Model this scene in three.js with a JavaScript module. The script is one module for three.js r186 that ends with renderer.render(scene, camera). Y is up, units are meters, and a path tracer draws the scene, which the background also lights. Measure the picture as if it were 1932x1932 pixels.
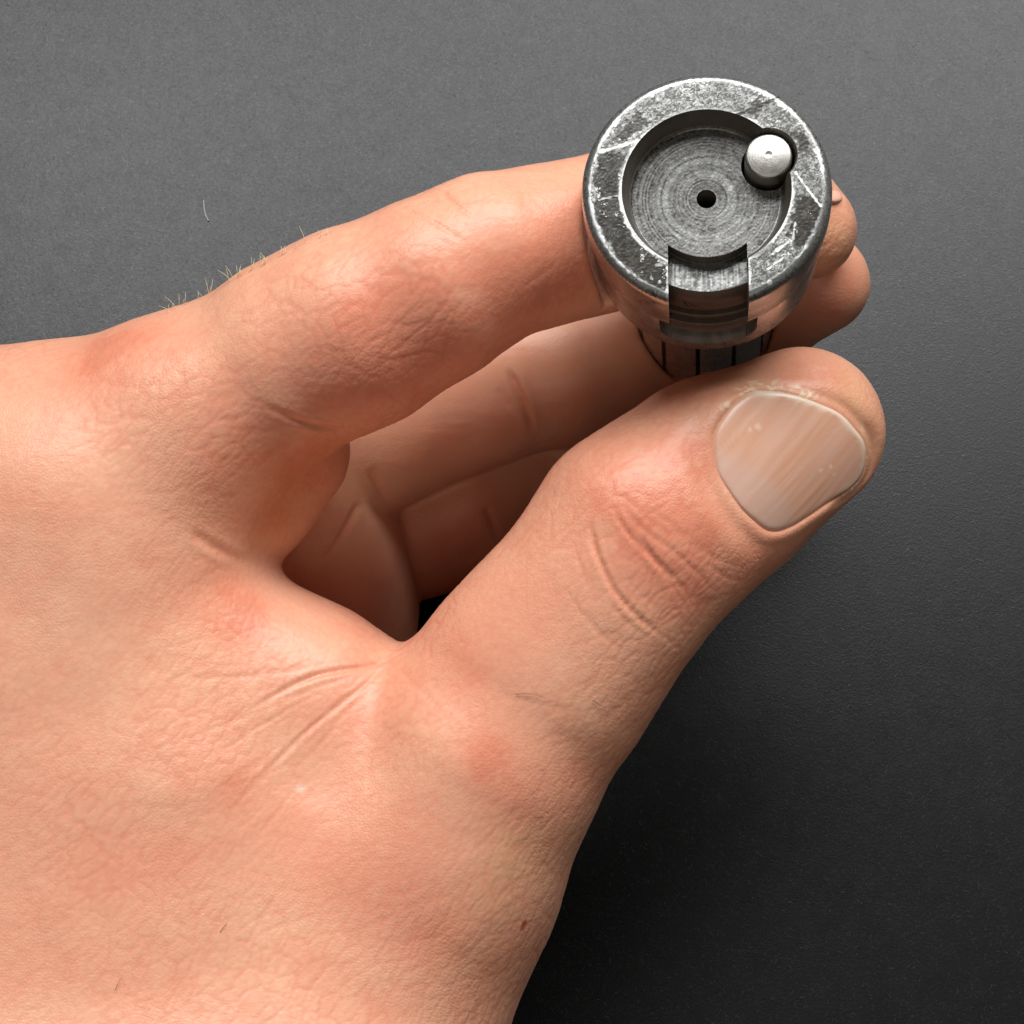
import * as THREE from 'three';
import { mergeGeometries, mergeVertices } from 'three/addons/utils/BufferGeometryUtils.js';
import { RectAreaLightUniformsLib } from 'three/addons/lights/RectAreaLightUniformsLib.js';
import { Brush, Evaluator, SUBTRACTION, INTERSECTION } from 'three-bvh-csg';

// ------------------------------------------------------------------ camera, light, exposure
const MM = 0.001, DIST = 260, TILT = THREE.MathUtils.degToRad(20), REST = 50;      // mm: eye to the grip; the grip above the mat
const scene = new THREE.Scene();
scene.background = new THREE.Color(0, 0, 0);
const camera = new THREE.PerspectiveCamera(2 * Math.atan(55 / DIST) * 180 / Math.PI, 1, 0.02, 20);
const AX = new THREE.Vector3(1, 0, 0), AY = new THREE.Vector3(0, Math.sin(TILT), -Math.cos(TILT)), AZ = new THREE.Vector3(0, Math.cos(TILT), Math.sin(TILT));
const RIG = new THREE.Matrix4().makeBasis(AX, AY, AZ).setPosition(0, REST * MM, 0);   // grip space (mm, z up towards the eye) stands in the world by this
camera.position.copy(AZ).multiplyScalar(DIST * MM).add(new THREE.Vector3(0, REST * MM, 0));
camera.up.copy(AY);
camera.lookAt(0, REST * MM, 0);
const renderer = new THREE.WebGLRenderer({ antialias: true });
renderer.toneMapping = THREE.LinearToneMapping;
renderer.toneMappingExposure = 1.0;
renderer.shadowMap.enabled = true;
RectAreaLightUniformsLib.init();
const LAMPS = [
  { name: 'window', label: 'bright slanted window beyond the far edge of the dark mat', category: 'window', w: 1.1, h: 0.42, elev: 51, azim: 10, roll: 22, dist: 0.95, power: 12.2, color: 0xffffff },
  { name: 'window', label: 'wide dim fill panel added unseen on the near side behind the viewer', category: 'window', w: 1.8, h: 1.3, elev: 46, azim: 186, dist: 1.9, power: 0.95, color: 0xfff4e6 },  // added fill light in a window frame, lifts the shade on near-facing sides
];
for (const L of LAMPS) {
  const e = THREE.MathUtils.degToRad(L.elev), a = THREE.MathUtils.degToRad(L.azim);
  const dir = new THREE.Vector3(Math.sin(a) * Math.cos(e), Math.sin(e), -Math.cos(a) * Math.cos(e));
  const g = new THREE.Group();
  g.name = L === LAMPS[0] ? L.name : L.name + '_001'; g.userData = { label: L.label, category: L.category };
  g.position.copy(dir).multiplyScalar(L.dist + 0.02); g.position.y += 0.05;
  g.lookAt(0, 0.05, 0); g.rotateZ(THREE.MathUtils.degToRad(L.roll ?? 0));
  const pane = new THREE.Mesh(new THREE.PlaneGeometry(L.w, L.h), new THREE.MeshStandardMaterial({ color: 0x111111, emissive: L.color, emissiveIntensity: 0.2, roughness: 0.9 }));
  pane.name = 'glowing_pane'; g.add(pane);
  const fm = new THREE.MeshStandardMaterial({ color: 0xdad8d2, roughness: 0.6 });
  for (const [x, y, w, h] of [[0, L.h / 2 + 0.03, L.w + 0.12, 0.06], [0, -L.h / 2 - 0.03, L.w + 0.12, 0.06], [L.w / 2 + 0.03, 0, 0.06, L.h], [-L.w / 2 - 0.03, 0, 0.06, L.h]]) {
    const f = new THREE.Mesh(new THREE.BoxGeometry(w, h, 0.05), fm); f.position.set(x, y, -0.026); f.name = 'frame_bar'; g.add(f);
  }
  scene.add(g);
  const light = new THREE.RectAreaLight(L.color, L.power, L.w, L.h);
  light.name = L.name + '_light';
  light.position.copy(dir).multiplyScalar(L.dist); light.position.y += 0.05;
  light.lookAt(0, 0.05, 0); light.rotateZ(THREE.MathUtils.degToRad(L.roll ?? 0));
  scene.add(light);
}

// ------------------------------------------------------------------ small tools
const V = (x, y, z) => new THREE.Vector3(x, y, z);
let seedN = 7;
const rnd = () => { seedN = (seedN + 0x6d2b79f5) | 0; let t = Math.imul(seedN ^ (seedN >>> 15), 1 | seedN); t = (t + Math.imul(t ^ (t >>> 7), 61 | t)) ^ t; return ((t ^ (t >>> 14)) >>> 0) / 4294967296; };
const hash3 = (x, y, z) => { let h = Math.imul(x, 374761393) ^ Math.imul(y, 668265263) ^ Math.imul(z, 1274126177); h = Math.imul(h ^ (h >>> 13), 1274126177); return ((h ^ (h >>> 16)) >>> 0) / 4294967296; };
const sm = (t) => t * t * (3 - 2 * t), clamp = (x, a = 0, b = 1) => Math.min(b, Math.max(a, x)), step = (a, b, x) => sm(clamp((x - a) / (b - a))), mix = (a, b, t) => a + (b - a) * t;
function noise3(x, y, z) {
  const X = Math.floor(x), Y = Math.floor(y), Z = Math.floor(z), u = sm(x - X), v = sm(y - Y), w = sm(z - Z);
  const l = (z) => mix(mix(hash3(X, Y, z), hash3(X + 1, Y, z), u), mix(hash3(X, Y + 1, z), hash3(X + 1, Y + 1, z), u), v);
  return mix(l(Z), l(Z + 1), w) * 2 - 1;
}
const noise2 = (x, y, s = 0) => { const X = Math.floor(x), Y = Math.floor(y), u = sm(x - X), v = sm(y - Y); return mix(mix(hash3(X, Y, s), hash3(X + 1, Y, s), u), mix(hash3(X, Y + 1, s), hash3(X + 1, Y + 1, s), u), v) * 2 - 1; };
// noise that wraps every n cells
const noiseT = (x, y, n, s = 0) => { const X = Math.floor(x), Y = Math.floor(y), u = sm(x - X), v = sm(y - Y), m = (k) => ((k % n) + n) % n; return mix(mix(hash3(m(X), m(Y), s), hash3(m(X + 1), m(Y), s), u), mix(hash3(m(X), m(Y + 1), s), hash3(m(X + 1), m(Y + 1), s), u), v) * 2 - 1; };
function texture(size, fn, srgb = false, wrap = THREE.RepeatWrapping) {
  const d = new Uint8Array(size * size * 4), out = [0, 0, 0];
  for (let j = 0; j < size; j++) for (let i = 0; i < size; i++) {
    fn((i + 0.5) / size, (j + 0.5) / size, out);
    const k = (j * size + i) * 4;
    for (let c = 0; c < 3; c++) d[k + c] = clamp(srgb ? 255 * (out[c] <= 0.0031308 ? out[c] * 12.92 : 1.055 * Math.pow(Math.max(out[c], 0), 1 / 2.4) - 0.055) : 255 * out[c], 0, 255);
    d[k + 3] = 255;
  }
  const t = new THREE.DataTexture(d, size, size);
  t.magFilter = THREE.LinearFilter; t.minFilter = THREE.LinearMipmapLinearFilter; t.generateMipmaps = true; t.wrapS = t.wrapT = wrap;
  if (srgb) t.colorSpace = THREE.SRGBColorSpace;
  t.needsUpdate = true;
  return t;
}
function tag(o, label, category, kind) { o.userData.label = label; if (category) o.userData.category = category; if (kind) o.userData.kind = kind; o.traverse((m) => { m.castShadow = m.receiveShadow = true; }); return o; }
// a place in grip space from where it stands in a 1932-wide survey of the scene, at a height z (mm)
const U = 110 / 1932;
const P = (x, y, z) => { const s = (DIST - z) / DIST; return V((x - 966) * U * s, (966 - y) * U * s, z); };
const Rz = (r, z) => r * U * (DIST - z) / DIST;

// ------------------------------------------------------------------ the mat
{
  const N = 2048, W = 0.15;
  const flecks = new Float32Array(N * N);
  for (let k = 0; k < 170000; k++) {
    let x = rnd() * N, y = rnd() * N; const a = rnd() * 6.28, n = 3 + rnd() * 8 | 0, s = (rnd() < 0.62 ? 1 : -0.9) * (0.25 + 0.75 * rnd() * rnd());
    for (let i = 0; i < n; i++) { x += Math.cos(a) * 0.8; y += Math.sin(a) * 0.8; flecks[((y & (N - 1)) * N) + (x & (N - 1))] += s; }
  }
  const grain = (u, v) => {
    const i = (u * N) & (N - 1), j = (v * N) & (N - 1);
    return flecks[j * N + i] * 0.75 + 0.14 * noiseT(u * 500, v * 500, 500, 3) + 0.5 * noiseT(u * 1000, v * 1000, 1000, 5);
  };
  const map = texture(N, (u, v, o) => {
    const f = grain(u, v), b = noiseT(u * 5, v * 5, 5, 11) * 0.5 + noiseT(u * 11, v * 11, 11, 12) * 0.3;
    const c = 0.007 * Math.max(0.2, 1 + 0.6 * f + 0.06 * b) + 0.03 * clamp(flecks[((v * N) & (N - 1)) * N + ((u * N) & (N - 1))] - 0.35, 0, 1.2); o[0] = c * 0.97; o[1] = c; o[2] = c;
  }, true);
  const bump = texture(N, (u, v, o) => { o[0] = o[1] = o[2] = 0.5 + 0.16 * grain(u, v); });
  const rough = texture(1024, (u, v, o) => { o[0] = 0; o[2] = 0; o[1] = 0.315 - 0.085 * grain(u, v) + 0.012 * noiseT(u * 90, v * 90, 90, 21) + 0.015 * noiseT(u * 4, v * 4, 4, 22); });
  const g = new THREE.BoxGeometry(0.9, 0.003, 0.9);
  const p = g.attributes.position, uv = g.attributes.uv;
  for (let i = 0; i < p.count; i++) uv.setXY(i, p.getX(i) / W + 0.37, p.getZ(i) / W + 0.21);
  const mat = new THREE.Mesh(g, new THREE.MeshPhysicalMaterial({ map, bumpMap: bump, bumpScale: 0.00004, roughnessMap: rough, roughness: 1, specularIntensity: 0.43 }));
  mat.position.set(0, -0.0015, 0); mat.name = 'mat';
  scene.add(tag(mat, 'dark charcoal mat with a fine leathery grain under the hand', 'mat', 'structure'));
}

// ------------------------------------------------------------------ the fitting: measures shared by its body and by the grip
const R = 12.7, HEAD_AT = P(1333, 355, 15), LEAN = THREE.MathUtils.degToRad(14);
const LY = V(-0.075, Math.sin(LEAN), Math.cos(LEAN)).normalize(), LX = V(1, 0, 0).addScaledVector(LY, -LY.x).normalize(), LZ = LX.clone().cross(LY);
const HEAD_LEN = 16.2, BARREL_R = 8, BARREL_END = 42;

// ------------------------------------------------------------------ the hand: a field of tapered capsules, meshed as one skin
const prims = [];    // {g: group number, a, b, ra, rb}
const groups = [];
function chain(k, inner, list, zs = 1) {     // list: [x, y, z, r] in survey units; k: how softly it joins what came before; zs: flattening
  const g = groups.length; groups.push({ k, inner, zs });
  const pts = list.map(([x, y, z, r]) => { const c = P(x, y, z); c.z *= zs; return { c, r: Rz(r, z) }; });
  for (let i = 0; i < Math.max(1, pts.length - 1); i++) {
    const A = pts[i], B = pts[Math.min(i + 1, pts.length - 1)], ba = B.c.clone().sub(A.c), l2 = ba.lengthSq();
    const rr = A.r - B.r;
    prims.push({ g, zs, ax: A.c.x, ay: A.c.y, az: A.c.z, bx: ba.x, by: ba.y, bz: ba.z, ra: A.r, rb: B.r, l2, rr, a2: l2 - rr * rr, il2: l2 > 1e-6 ? 1 / l2 : 0 });
  }
}
function primD(q, x, y, z) {
  z *= q.zs;
  const px = x - q.ax, py = y - q.ay, pz = z - q.az;
  let d;
  if (q.l2 < 1e-4 || q.a2 <= 0) d = Math.hypot(px, py, pz) - q.ra;
  else {
    const yy = px * q.bx + py * q.by + pz * q.bz, zz = yy - q.l2, cx = px * q.l2 - q.bx * yy, cy = py * q.l2 - q.by * yy, cz = pz * q.l2 - q.bz * yy;
    const x2 = cx * cx + cy * cy + cz * cz, y2 = yy * yy * q.l2, z2 = zz * zz * q.l2, k = Math.sign(q.rr) * q.rr * q.rr * x2;
    if (Math.sign(zz) * q.a2 * z2 > k) d = Math.sqrt(x2 + z2) * q.il2 - q.rb;
    else if (Math.sign(yy) * q.a2 * y2 < k) d = Math.sqrt(x2 + y2) * q.il2 - q.ra;
    else d = (Math.sqrt(x2 * q.a2 * q.il2) + yy * q.rr) * q.il2 - q.ra;
  }
  return d / (q.zs > 1 ? q.zs : 1) * (q.zs > 1 ? 1.08 : 1);
}
const smin = (a, b, k) => { const h = k - Math.abs(a - b); return h > 0 ? Math.min(a, b) - h * h / (4 * k) : Math.min(a, b); };
function field(list, x, y, z) {
  let d = 1e3, cur = -1, dg = 1e3;
  for (let i = 0; i <= list.length; i++) {
    const q = list[i];
    if (!q || q.g !== cur) {
      if (cur >= 0) d = smin(d, dg, groups[cur].k);
      if (!q) break;
      cur = q.g; dg = 1e3;
    }
    dg = smin(dg, primD(q, x, y, z), groups[cur].inner);
  }
  // the flesh gives way to the fitting it holds
  const px = x - HEAD_AT.x, py = y - HEAD_AT.y, pz = z - HEAD_AT.z, h = -(px * LY.x + py * LY.y + pz * LY.z), r = Math.sqrt(Math.max(0, px * px + py * py + pz * pz - h * h));
  const box = (rr, h0, h1) => { const a = r - rr, b = Math.max(h0 - h, h - h1); return Math.min(Math.max(a, b), 0) + Math.hypot(Math.max(a, 0), Math.max(b, 0)); };
  const lock = Math.min(box(R + 0.15, -2, HEAD_LEN), box(BARREL_R + 0.1, HEAD_LEN - 1, BARREL_END));
  return -smin(-d, lock, 0.9);
}
// back of the hand and wrist
chain(1, 9, [[330, 815, -4, 212], [190, 1000, -5, 250], [60, 1300, -7, 300], [80, 1650, -7, 330], [180, 1950, -6, 350], [220, 2350, 6, 380], [200, 2900, 24, 430]]);
chain(9, 9, [[250, 1180, -6, 230], [350, 1500, -6, 285], [400, 1800, -7, 320], [520, 2150, -3, 345], [480, 2900, 24, 430]]);
chain(8, 6, [[90, 930, -8, 270], [-40, 970, -10, 290], [-250, 1400, -12, 330], [-100, 2300, 2, 400], [0, 2900, 24, 430]]);
// ball of the thumb
chain(9, 6, [[893, 1437, -3, 240], [768, 1650, -6, 266], [665, 1850, -8, 271], [590, 2060, -7, 284], [610, 2500, 12, 320]]);
// index finger
chain(6, 2.5, [[390, 793, -1, 188], [560, 668, 1, 178], [668, 621, 2, 183], [812, 547, 3, 166], [925, 485, 2, 151], [1033, 461, -1, 143], [1130, 441, -4, 139], [1235, 380, -9, 124], [1345, 332, -13, 118], [1455, 384, -15, 106], [1525, 432, -16, 93]]);
// fold of skin at the foot of the index
chain(2.2, 4, [[540, 852, -7, 120], [455, 940, -7, 122], [330, 960, -7, 140]]);
// web between thumb and index
chain(3, 5, [[240, 1200, -5, 200], [400, 1278, -5, 205], [560, 1357, -6, 208], [705, 1447, -8, 196], [800, 1560, -9, 200]]);
// thumb
chain(2.2, 3, [[1512, 812, -3, 158], [1342, 914, -2, 190], [1214, 1010, 0, 202], [1122, 1136, 0, 196], [1025, 1257, -1, 210], [893, 1437, -3, 241]], 1.15);
// palm seen through the gap
chain(4, 7, [[515, 930, -26, 186], [550, 1020, -30, 180], [580, 1150, -33, 180], [545, 1320, -29, 190], [420, 1600, -18, 230]]);
chain(8, 8, [[330, 1000, -24, 220], [300, 1400, -22, 240], [300, 1800, -14, 250]]);
// middle, ring and little finger behind
chain(1.2, 2, [[600, 855, -26, 150], [700, 812, -28, 148], [800, 766, -29, 147], [880, 736, -28.5, 147], [950, 718, -28, 138], [1003, 712, -28, 125], [1070, 705, -28.5, 134], [1160, 682, -30, 132], [1250, 652, -31, 124], [1420, 590, -29, 113], [1542, 534, -25, 99]]);
chain(1.2, 2, [[640, 1040, -36, 135], [791, 990, -38, 131], [890, 945, -38, 132], [960, 908, -39, 124], [1120, 860, -39, 120], [1250, 815, -38, 108]]);
chain(1.2, 2, [[620, 1340, -35, 115], [780, 1340, -37, 103], [980, 1255, -38, 97], [1110, 1185, -37, 86]]);

// a ray from the eye's side down onto the skin: where a crease or a spot found in the survey lies on the hand
function onSkin(sx, sy) {
  const o = V(0, 0, DIST), d = P(sx, sy, 0).sub(o).normalize();
  let t = DIST - 40;
  for (let i = 0; i < 90; i++) { const p = o.clone().addScaledVector(d, t), f = field(prims, p.x, p.y, p.z); if (f < 0.02) return p; t += Math.max(0.02, f * 0.7); if (t > 400) break; }
  return null;
}
function gradOf(list, p, e = 0.15) {
  return V(field(list, p.x + e, p.y, p.z) - field(list, p.x - e, p.y, p.z), field(list, p.x, p.y + e, p.z) - field(list, p.x, p.y - e, p.z), field(list, p.x, p.y, p.z + e) - field(list, p.x, p.y, p.z - e)).normalize();
}

const plateHeight = (u, v) => -u * u / 26 - v * v / 95 + 0.02 * v;
// the thumb nail: a curved plate with an outline of its own
const nail = (() => {
  const c = onSkin(1490, 870), N = gradOf(prims, c).add(V(0.09, -0.09, 0.42)).normalize();
  const tip = P(1568, 770, c.z).sub(P(1392, 945, c.z)); tip.addScaledVector(N, -tip.dot(N)).normalize();
  const X = tip.clone().cross(N).normalize();
  c.addScaledVector(N, 0.15);
  const eye = V(0, 0, DIST);
  const outline = [[1345, 845], [1347, 813], [1366, 781], [1388, 756], [1420, 737], [1458, 736], [1499, 743], [1547, 760], [1588, 780], [1614, 807], [1634, 836], [1636, 864], [1630, 893], [1611, 918], [1563, 950], [1525, 976], [1493, 995], [1467, 1004], [1445, 1001], [1420, 982], [1397, 960], [1372, 925], [1353, 893]].map(([x, y]) => {
    const d = P(x, y, 0).sub(eye); let lift = 0, q;
    for (let k = 0; k < 8; k++) { const t = (c.clone().sub(eye).dot(N) + lift) / d.dot(N); q = eye.clone().addScaledVector(d, t).sub(c); lift = mix(lift, plateHeight(q.dot(X), q.dot(tip)), 0.7); }
    return [q.dot(X), q.dot(tip)];
  });
  const smooth = new THREE.CatmullRomCurve3(outline.map(([a, b]) => V(a, b, 0)), true).getSpacedPoints(120).slice(0, 120).map((p) => [p.x, p.y]);
  const edge = (u, v) => {           // signed distance to the outline, negative inside
    let best = 1e9, inside = false;
    for (let i = 0, j = smooth.length - 1; i < smooth.length; j = i++) {
      const [xi, yi] = smooth[i], [xj, yj] = smooth[j];
      const ex = xj - xi, ey = yj - yi, wx = u - xi, wy = v - yi, t = clamp((wx * ex + wy * ey) / (ex * ex + ey * ey));
      best = Math.min(best, Math.hypot(wx - ex * t, wy - ey * t));
      if ((yi > v) !== (yj > v) && u < ((xj - xi) * (v - yi)) / (yj - yi) + xi) inside = !inside;
    }
    return inside ? -best : best;
  };
  const height = plateHeight;
  return { c, N, X, T: tip, smooth, edge, height };
})();

// creases: polylines laid on the skin
const creases = [];
function crease(depth, width, list, lip = 0) {
  const c = new THREE.CatmullRomCurve3(list.map(([x, y]) => V(x, y, 0)), false, 'centripetal').getSpacedPoints(list.length * 6);
  const pts = c.map((p) => onSkin(p.x, p.y)).filter(Boolean);
  const box = new THREE.Box3().setFromPoints(pts).expandByScalar(width * 4);
  creases.push({ depth, width, pts, box, lip });
}
crease(0.22, 0.26, [[1112, 975], [1122, 1030], [1145, 1090], [1185, 1145], [1235, 1190], [1275, 1212], [1300, 1208]], 0.04);
crease(0.15, 0.25, [[1150, 945], [1180, 1000], [1230, 1052], [1280, 1100], [1312, 1150], [1332, 1168]], 0.04);
crease(0.1, 0.25, [[1170, 950], [1215, 1000], [1270, 1040], [1320, 1085], [1356, 1118], [1378, 1112]], 0.03);
crease(0.1, 0.25, [[1190, 985], [1225, 1040], [1262, 1095], [1300, 1160], [1305, 1195]], 0.03);
for (const l of [[[1145, 925], [1185, 945], [1225, 983], [1290, 1030]], [[1175, 1085], [1215, 1128], [1275, 1178]], [[1250, 980], [1315, 1038], [1380, 1075]], [[1095, 1150], [1150, 1210], [1205, 1245]], [[1080, 1010], [1095, 1070], [1120, 1130]], [[1330, 1060], [1385, 1095], [1420, 1090]], [[1130, 1040], [1150, 1085], [1195, 1130]], [[1200, 1010], [1260, 1075], [1300, 1130]], [[1140, 1130], [1190, 1180], [1240, 1215]], [[1060, 1100], [1110, 1175], [1165, 1230]], [[1225, 960], [1290, 1005], [1350, 1050]], [[1300, 1020], [1370, 1062], [1425, 1075]]]) crease(0.06, 0.22, l);
crease(0.24, 0.3, [[770, 1222], [735, 1242], [690, 1257], [640, 1264], [590, 1276], [530, 1305], [470, 1340], [420, 1365]], 0.04);
crease(0.11, 0.26, [[745, 1240], [690, 1290], [630, 1338], [570, 1388], [520, 1438], [470, 1490], [420, 1545]], 0.05);
crease(0.05, 0.25, [[700, 1300], [640, 1360], [600, 1410], [560, 1450]]);
crease(0.05, 0.25, [[640, 1290], [560, 1330], [470, 1385], [380, 1440]]);
for (let k = 0; k < 26; k++) {      // fine folds fanning out from the web towards the wrist
  const a = 2.2 + 0.9 * rnd(), d0 = 60 + 260 * rnd(), l = 90 + 150 * rnd(), x = 755 + Math.cos(a) * d0, y = 1240 + Math.sin(a) * d0, b = a + 0.1 * (rnd() - 0.5);
  crease(0.015 + 0.035 * rnd(), 0.22, [[x, y], [x + Math.cos(b) * l * 0.5 + 5 * (rnd() - 0.5), y + Math.sin(b) * l * 0.5 + 5 * (rnd() - 0.5)], [x + Math.cos(b) * l, y + Math.sin(b) * l]]);
}
crease(0.06, 0.3, [[520, 1690], [500, 1725], [480, 1760], [440, 1800]]);
crease(0.22, 0.36, [[668, 812], [635, 813], [600, 806], [560, 794], [520, 776], [480, 760]], 0.06);
crease(0.14, 0.5, [[352, 1000], [372, 1012], [400, 1030], [430, 1046], [470, 1062], [500, 1072]], 0.06);
crease(0.15, 0.28, [[751, 386], [765, 396], [785, 405], [815, 418], [850, 440], [890, 470]], 0.05);
crease(0.15, 0.28, [[828, 356], [840, 370], [858, 386], [880, 402], [900, 420]], 0.05);
crease(0.06, 0.3, [[908, 362], [905, 390], [912, 420]]);
crease(0.06, 0.3, [[985, 350], [990, 385], [975, 415]]);
crease(0.05, 0.25, [[985, 545], [1020, 520], [1060, 490]]);
crease(0.3, 0.5, [[682, 940], [660, 985], [632, 1030], [598, 1070]]);
crease(0.4, 0.4, [[955, 690], [978, 735], [995, 775], [1003, 805], [1003, 835]], 0.1);
crease(0.1, 0.35, [[935, 730], [960, 765], [975, 790]]);
crease(0.3, 0.5, [[695, 880], [715, 920], [735, 955]]);
crease(0.25, 0.5, [[915, 950], [930, 990], [945, 1030]]);
crease(0.06, 0.3, [[745, 1255], [790, 1300], [830, 1330]]);
crease(0.05, 0.3, [[925, 1305], [1000, 1325], [1090, 1343], [1140, 1355]]);
// ---- sparse grid, surface nets
const H = 0.26;
const LO = V(-92, -104, -62), HI = V(46, 48, 22);
const skin = (() => {
  const B = 8, nx = Math.ceil((HI.x - LO.x) / H / B) * B, ny = Math.ceil((HI.y - LO.y) / H / B) * B, nz = Math.ceil((HI.z - LO.z) / H / B) * B;
  const F = new Float32Array(nx * ny * nz).fill(50), bx = nx / B, by = ny / B, bz = nz / B, lists = new Array(bx * by * bz).fill(null);
  const rad = H * B * 0.87;
  for (let k = 0; k < bz; k++) for (let j = 0; j < by; j++) for (let i = 0; i < bx; i++) {
    const cx = LO.x + (i + 0.5) * B * H, cy = LO.y + (j + 0.5) * B * H, cz = LO.z + (k + 0.5) * B * H;
    const ds = prims.map((q) => primD(q, cx, cy, cz)), least = Math.min(...ds);
    if (least > rad * 1.3 + 6) continue;
    const d = field(prims, cx, cy, cz);
    const near = Math.abs(d) * 0.8 <= rad + 2 * H;
    if (near) lists[(k * by + j) * bx + i] = prims.filter((q, n) => ds[n] < Math.max(least, d) + 2 * rad * 1.1 + 9);
    const list = lists[(k * by + j) * bx + i];
    for (let c = 0; c < B; c++) for (let b = 0; b < B; b++) for (let a = 0; a < B; a++) {
      const X = i * B + a, Y = j * B + b, Z = k * B + c;
      F[(Z * ny + Y) * nx + X] = near ? field(list, LO.x + X * H, LO.y + Y * H, LO.z + Z * H) : d;
    }
  }
  const id = new Int32Array(nx * ny * nz).fill(-1), pos = [], quads = [];
  const sx = 1, sy = nx, sz = nx * ny, E = [[0, 1], [2, 3], [4, 5], [6, 7], [0, 2], [1, 3], [4, 6], [5, 7], [0, 4], [1, 5], [2, 6], [3, 7]];
  const f = new Float32Array(8);
  for (let Z = 0; Z < nz - 1; Z++) for (let Y = 0; Y < ny - 1; Y++) for (let X = 0; X < nx - 1; X++) {
    const o = (Z * ny + Y) * nx + X;
    let m = 0;
    for (let c = 0; c < 8; c++) { f[c] = F[o + (c & 1) * sx + ((c >> 1) & 1) * sy + (c >> 2) * sz]; if (f[c] < 0) m |= 1 << c; }
    if (m === 0 || m === 255) continue;
    let n = 0, x = 0, y = 0, z = 0;
    for (const [a, b] of E) if ((f[a] < 0) !== (f[b] < 0)) {
      const t = f[a] / (f[a] - f[b]);
      x += mix(a & 1, b & 1, t); y += mix((a >> 1) & 1, (b >> 1) & 1, t); z += mix(a >> 2, b >> 2, t); n++;
    }
    id[o] = pos.length / 3;
    pos.push(LO.x + (X + x / n) * H, LO.y + (Y + y / n) * H, LO.z + (Z + z / n) * H);
  }
  for (let Z = 1; Z < nz - 1; Z++) for (let Y = 1; Y < ny - 1; Y++) for (let X = 1; X < nx - 1; X++) {
    const o = (Z * ny + Y) * nx + X, s = F[o] < 0;
    if (s !== F[o + sx] < 0) { const q = [id[o], id[o - sy], id[o - sy - sz], id[o - sz]]; quads.push(s ? q : q.reverse()); }
    if (s !== F[o + sy] < 0) { const q = [id[o], id[o - sz], id[o - sz - sx], id[o - sx]]; quads.push(s ? q : q.reverse()); }
    if (s !== F[o + sz] < 0) { const q = [id[o], id[o - sx], id[o - sx - sy], id[o - sy]]; quads.push(s ? q : q.reverse()); }
  }
  const at = (x, y, z) => lists[(clamp(Math.floor((z - LO.z) / H / B), 0, bz - 1) * by + clamp(Math.floor((y - LO.y) / H / B), 0, by - 1)) * bx + clamp(Math.floor((x - LO.x) / H / B), 0, bx - 1)] ?? prims;
  const p = Float32Array.from(pos), nrm = new Float32Array(p.length);
  for (let i = 0; i < p.length; i += 3) {
    const list = at(p[i], p[i + 1], p[i + 2]), q = V(p[i], p[i + 1], p[i + 2]);
    const d = field(list, q.x, q.y, q.z), g = gradOf(list, q, 0.2);
    q.addScaledVector(g, -clamp(d, -0.3, 0.3));
    q.toArray(p, i); g.toArray(nrm, i);
  }
  return { p, nrm, quads };
})();

// ---- details on the skin: relief and pigment
const spots = [];   // [place, radius mm, colour shift r, g, b]
function spot(x, y, r, c, sx = 1) { const p = onSkin(x, y); if (p) spots.push({ p, r, c, sx }); }
const RED = [0.93, 0.72, 0.68], ROSE = [0.97, 0.83, 0.82], PALE = [1.04, 1.08, 1.08], SALLOW = [1.0, 1.05, 0.97], RUST = [0.9, 0.7, 0.55];
spot(1300, 860, 3.4, RED); spot(1330, 1000, 3, RED); spot(1250, 900, 4, ROSE); spot(1215, 1085, 3.6, ROSE); spot(1290, 1120, 3, ROSE); spot(1430, 1060, 3.5, RED); spot(1150, 880, 4, ROSE);
spot(1560, 705, 2.4, RED); spot(1490, 700, 2, RED); spot(1340, 715, 4.4, SALLOW); spot(1600, 730, 3, SALLOW); spot(1655, 820, 3, SALLOW);
spot(935, 1455, 3.4, RED); spot(925, 1420, 2.4, ROSE); spot(1090, 1460, 2, ROSE); spot(780, 1570, 4, ROSE); spot(820, 1760, 4, ROSE); 
spot(420, 1140, 4.5, RED); spot(480, 1170, 3, RED); spot(440, 1480, 2.6, RED); spot(330, 1620, 3.2, ROSE); spot(200, 1640, 4, ROSE); spot(160, 660, 5, ROSE); spot(430, 880, 5, ROSE); spot(520, 970, 3, RUST);
spot(680, 690, 6, ROSE); spot(760, 700, 5, ROSE); spot(900, 560, 5, ROSE); spot(1000, 560, 4, ROSE); spot(180, 700, 5, ROSE); spot(720, 640, 7, ROSE); spot(860, 600, 7, ROSE); spot(960, 540, 6, ROSE); spot(1060, 500, 6, ROSE); spot(1100, 400, 4, ROSE); spot(600, 740, 6, ROSE); spot(200, 660, 4, RED); spot(280, 640, 4, ROSE); spot(850, 850, 5, ROSE); spot(900, 1000, 6, ROSE); spot(1240, 980, 4, RED); spot(1330, 1090, 4, ROSE); spot(1180, 930, 5, ROSE); spot(700, 1330, 5, ROSE); spot(900, 1330, 5, ROSE); spot(1000, 1500, 4, ROSE); spot(740, 1680, 5, ROSE); spot(640, 1640, 5, ROSE); spot(560, 1560, 4, ROSE); spot(1590, 500, 4, ROSE); spot(560, 860, 5, RUST); spot(1180, 1000, 5, ROSE); spot(1000, 1150, 5, ROSE); spot(880, 1230, 4, ROSE); spot(740, 560, 5, ROSE); spot(850, 640, 5, ROSE); spot(1050, 520, 4, RED); spot(1100, 470, 4, ROSE); spot(480, 760, 6, ROSE); spot(600, 900, 3, RUST);
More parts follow.
